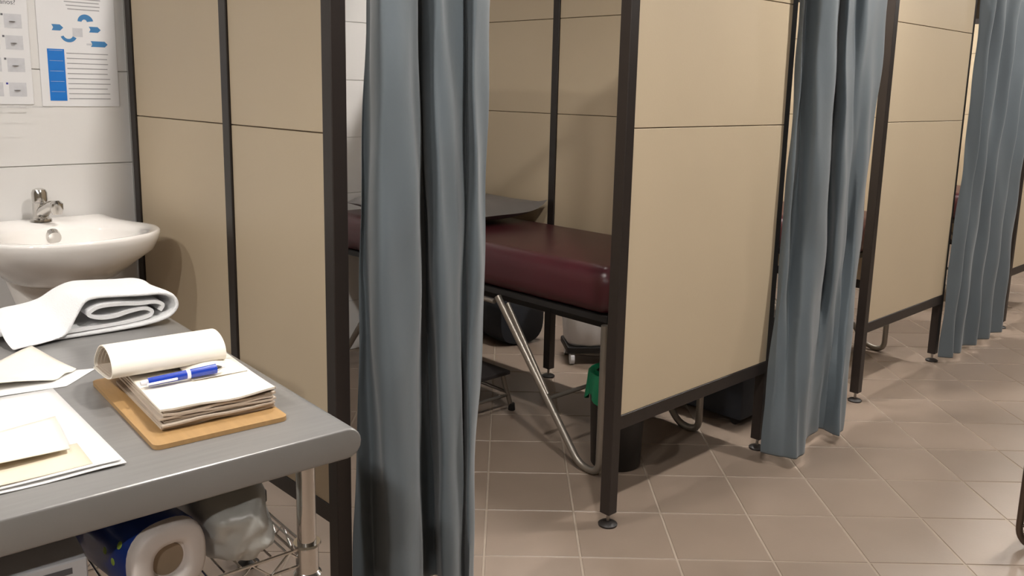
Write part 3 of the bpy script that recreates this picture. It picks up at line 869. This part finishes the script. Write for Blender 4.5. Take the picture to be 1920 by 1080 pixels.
# ------------------------------------------------------------------ things on the wire shelf
def roll_pack():
    t = thing('paper_roll_pack', 'blue wrapped paper roll pack with white end on the wire shelf', 'paper roll', (.468, 1.198, SHELF), R(0))
    ax = Vector((-.10, .995, 0)).normalized(); side = Vector((ax.y, -ax.x, 0)); r = .060; Ln = .21
    def ringat(d, rr, sq=2.6, n=36):
        out = []
        for k in range(n):
            a = 2*math.pi*k/n; q = (abs(math.cos(a))**sq+abs(math.sin(a))**sq)**(-1/sq)
            p = ax*d + side*(rr*q*math.cos(a)) + Vector((0, 0, r+rr*q*math.sin(a)))
            out.append(tuple(p))
        return out
    MB().loft([ringat(.022, r), ringat(.03, r+.0006), ringat(Ln-.02, r+.0006), ringat(Ln, r*.92)]).build('blue_wrap', 'pack_blue', t, smooth=50)
    e = MB().loft([ringat(.030, r-.0005), ringat(.012, r-.001), ringat(.003, r*.94), ringat(0, r*.86), ringat(-.001, r*.60), ringat(.002, r*.47), ringat(.012, r*.44), ringat(.016, r*.2)], False, True).build('white_end', 'film_white', t, smooth=60)
    MB().loft([ringat(.0145, r*.43, 2), ringat(.0115, r*.40, 2), ringat(.0115, r*.02, 2)], False, True).build('cardboard_core', 'card_core', e, smooth=40)
    for k, (d, a) in enumerate(((.045, 150), (.085, 170), (.12, 140), (.06, 178))):
        a = R(a); n_ = side*math.cos(a)+Vector((0, 0, math.sin(a)))
        p = ax*d + n_*(r+.004) + Vector((0, 0, r))
        q_ = (abs(math.cos(a))**2.6+abs(math.sin(a))**2.6)**(-1/2.6)
        p = ax*d + n_*((r+.0006)*q_) + Vector((0, 0, r))
        bm = bmesh.new(); bmesh.ops.create_icosphere(bm, subdivisions=2, radius=.006)
        for v in bm.verts: v.co = Vector(v.co) - n_*(Vector(v.co).dot(n_)*.85) + p
        MB().bm(bm).build('printed_dot', 'pack_dot', t, smooth=True)
roll_pack()
def plastic_bag():
    bm = bmesh.new(); bmesh.ops.create_icosphere(bm, subdivisions=5, radius=1)
    from mathutils import noise as N
    for v in bm.verts:
        p = v.co.copy()
        p = p / (abs(p.x)**3.2+abs(p.y)**3.2+abs(p.z)**3.2)**(1/3.2)
        d = 1 + .15*N.noise(p*1.3+Vector((3, 1, 2))) + .06*N.noise(p*2.6) + .02*abs(N.noise(p*6.5))
        q = Vector((p.x*.060*d, p.y*.180*d, p.z*.068*d))
        q.z = max(q.z+.062, .0)
        v.co = q
    o = MB().bm(bm).build('plastic_bag', 'plastic_bag', None, smooth=80)
    o.location = (.606, 1.365, SHELF); o.rotation_euler = (0, 0, R(-6))
    tag(o, 'crumpled translucent white plastic bag on the wire shelf', 'plastic bag')
plastic_bag()
def tissue_box():
    t = thing('carton', 'white carton with grey lettering on the wire shelf', 'box', (.26, 1.228, SHELF), R(-6))
    MB().bbox(-.13, .098, 0, .105, 0, .102, .002, 1).build('carton_body', 'box_white', t)
    for k, (x0, x1, z) in enumerate(((.025, .078, .083), (.060, .090, .060), (-.09, -.01, .083))):
        MB().box(x0, x1, -.0006, 0, z, z+.009).build('printed_line', 'print_dark', t)
tissue_box()
t = thing('brown_box', 'dark brown box behind the white carton on the wire shelf', 'box', (.22, 1.55, SHELF), R(-4))
MB().bbox(-.14, .085, -.07, .09, 0, .115, .003, 1).build('box_body', 'box_brown', t)
MB().bbox(-.142, .087, -.072, .092, .095, .120, .003, 1).build('box_lid', 'box_brown', t)
def pouch():
    bm = bmesh.new(); bmesh.ops.create_icosphere(bm, subdivisions=4, radius=1)
    from mathutils import noise as N
    for v in bm.verts:
        p = v.co.copy(); d = 1+.12*N.noise(p*2.2)
        v.co = Vector((p.x*.028*d, p.y*.05*d, max(0, .052+p.z*.055*d)))
    o = MB().bm(bm).build('pouch', 'pouch_navy', None, smooth=80); o.location = (.376, 1.47, SHELF)
    tag(o, 'small grey-navy pouch squeezed beside the blue roll pack', 'pouch')
pouch()
def wrapper():
    from mathutils import noise as N
    bm = bmesh.new(); bmesh.ops.create_icosphere(bm, subdivisions=3, radius=1)
    for v in bm.verts:
        p = v.co.copy(); d = 1+.5*N.noise(p*2.4+Vector((5, 2, 1)))
        v.co = Vector((p.x*.020*d, p.y*.055*d, max(0, .022+p.z*.028*d)))
    t = thing('tape_dispenser', 'small white and black dispenser by the shelf edge', 'dispenser', (.702, 1.46, SHELF), R(4))
    MB().bm(bm).build('white_body', 'box_white', t, smooth=30)
    MB().bbox(-.016, .016, -.075, -.045, .0, .026, .004, 2).build('black_end', 'rubber', t)
wrapper()

# ------------------------------------------------------------------ chair at the right
def chair():
    t = thing('visitor_chair', 'dark visitor chair with sled tube frame in the corridor', 'chair', (3.075, .748, 0), 0)
    W_ = .46; D_ = .44                                  # across +x, along -y
    for x in (0, W_):
        pts = [(x, 0, .86), (x, 0, .011), (x, -D_, .011), (x, -D_, .43), (x, -.02, .43)]
        fr = MB().tube(bezier_bend(pts, .06, 8), .011, 12).build('leg_frame', 'tube_dark', t, smooth=True)
        MB().tube([(x, -.010, .075), (x, -D_+.01, .075)], .006, 8).build('stretcher', 'tube_dark', fr, smooth=True)
    for y, z in ((-.03, .43), (-D_+.03, .43)):
        MB().tube([(0, y, z), (W_, y, z)], .009, 10).build('crossbar', 'tube_dark', t, smooth=True)
    MB().bbox(.015, W_-.015, -D_-.01, -.025, .44, .485, .015, 3).build('seat', 'seat_dark', t, smooth=True)
    MB().bbox(.012, W_-.012, -.035, -.008, .56, .86, .012, 3).build('backrest', 'seat_dark', t, smooth=True)
chair()
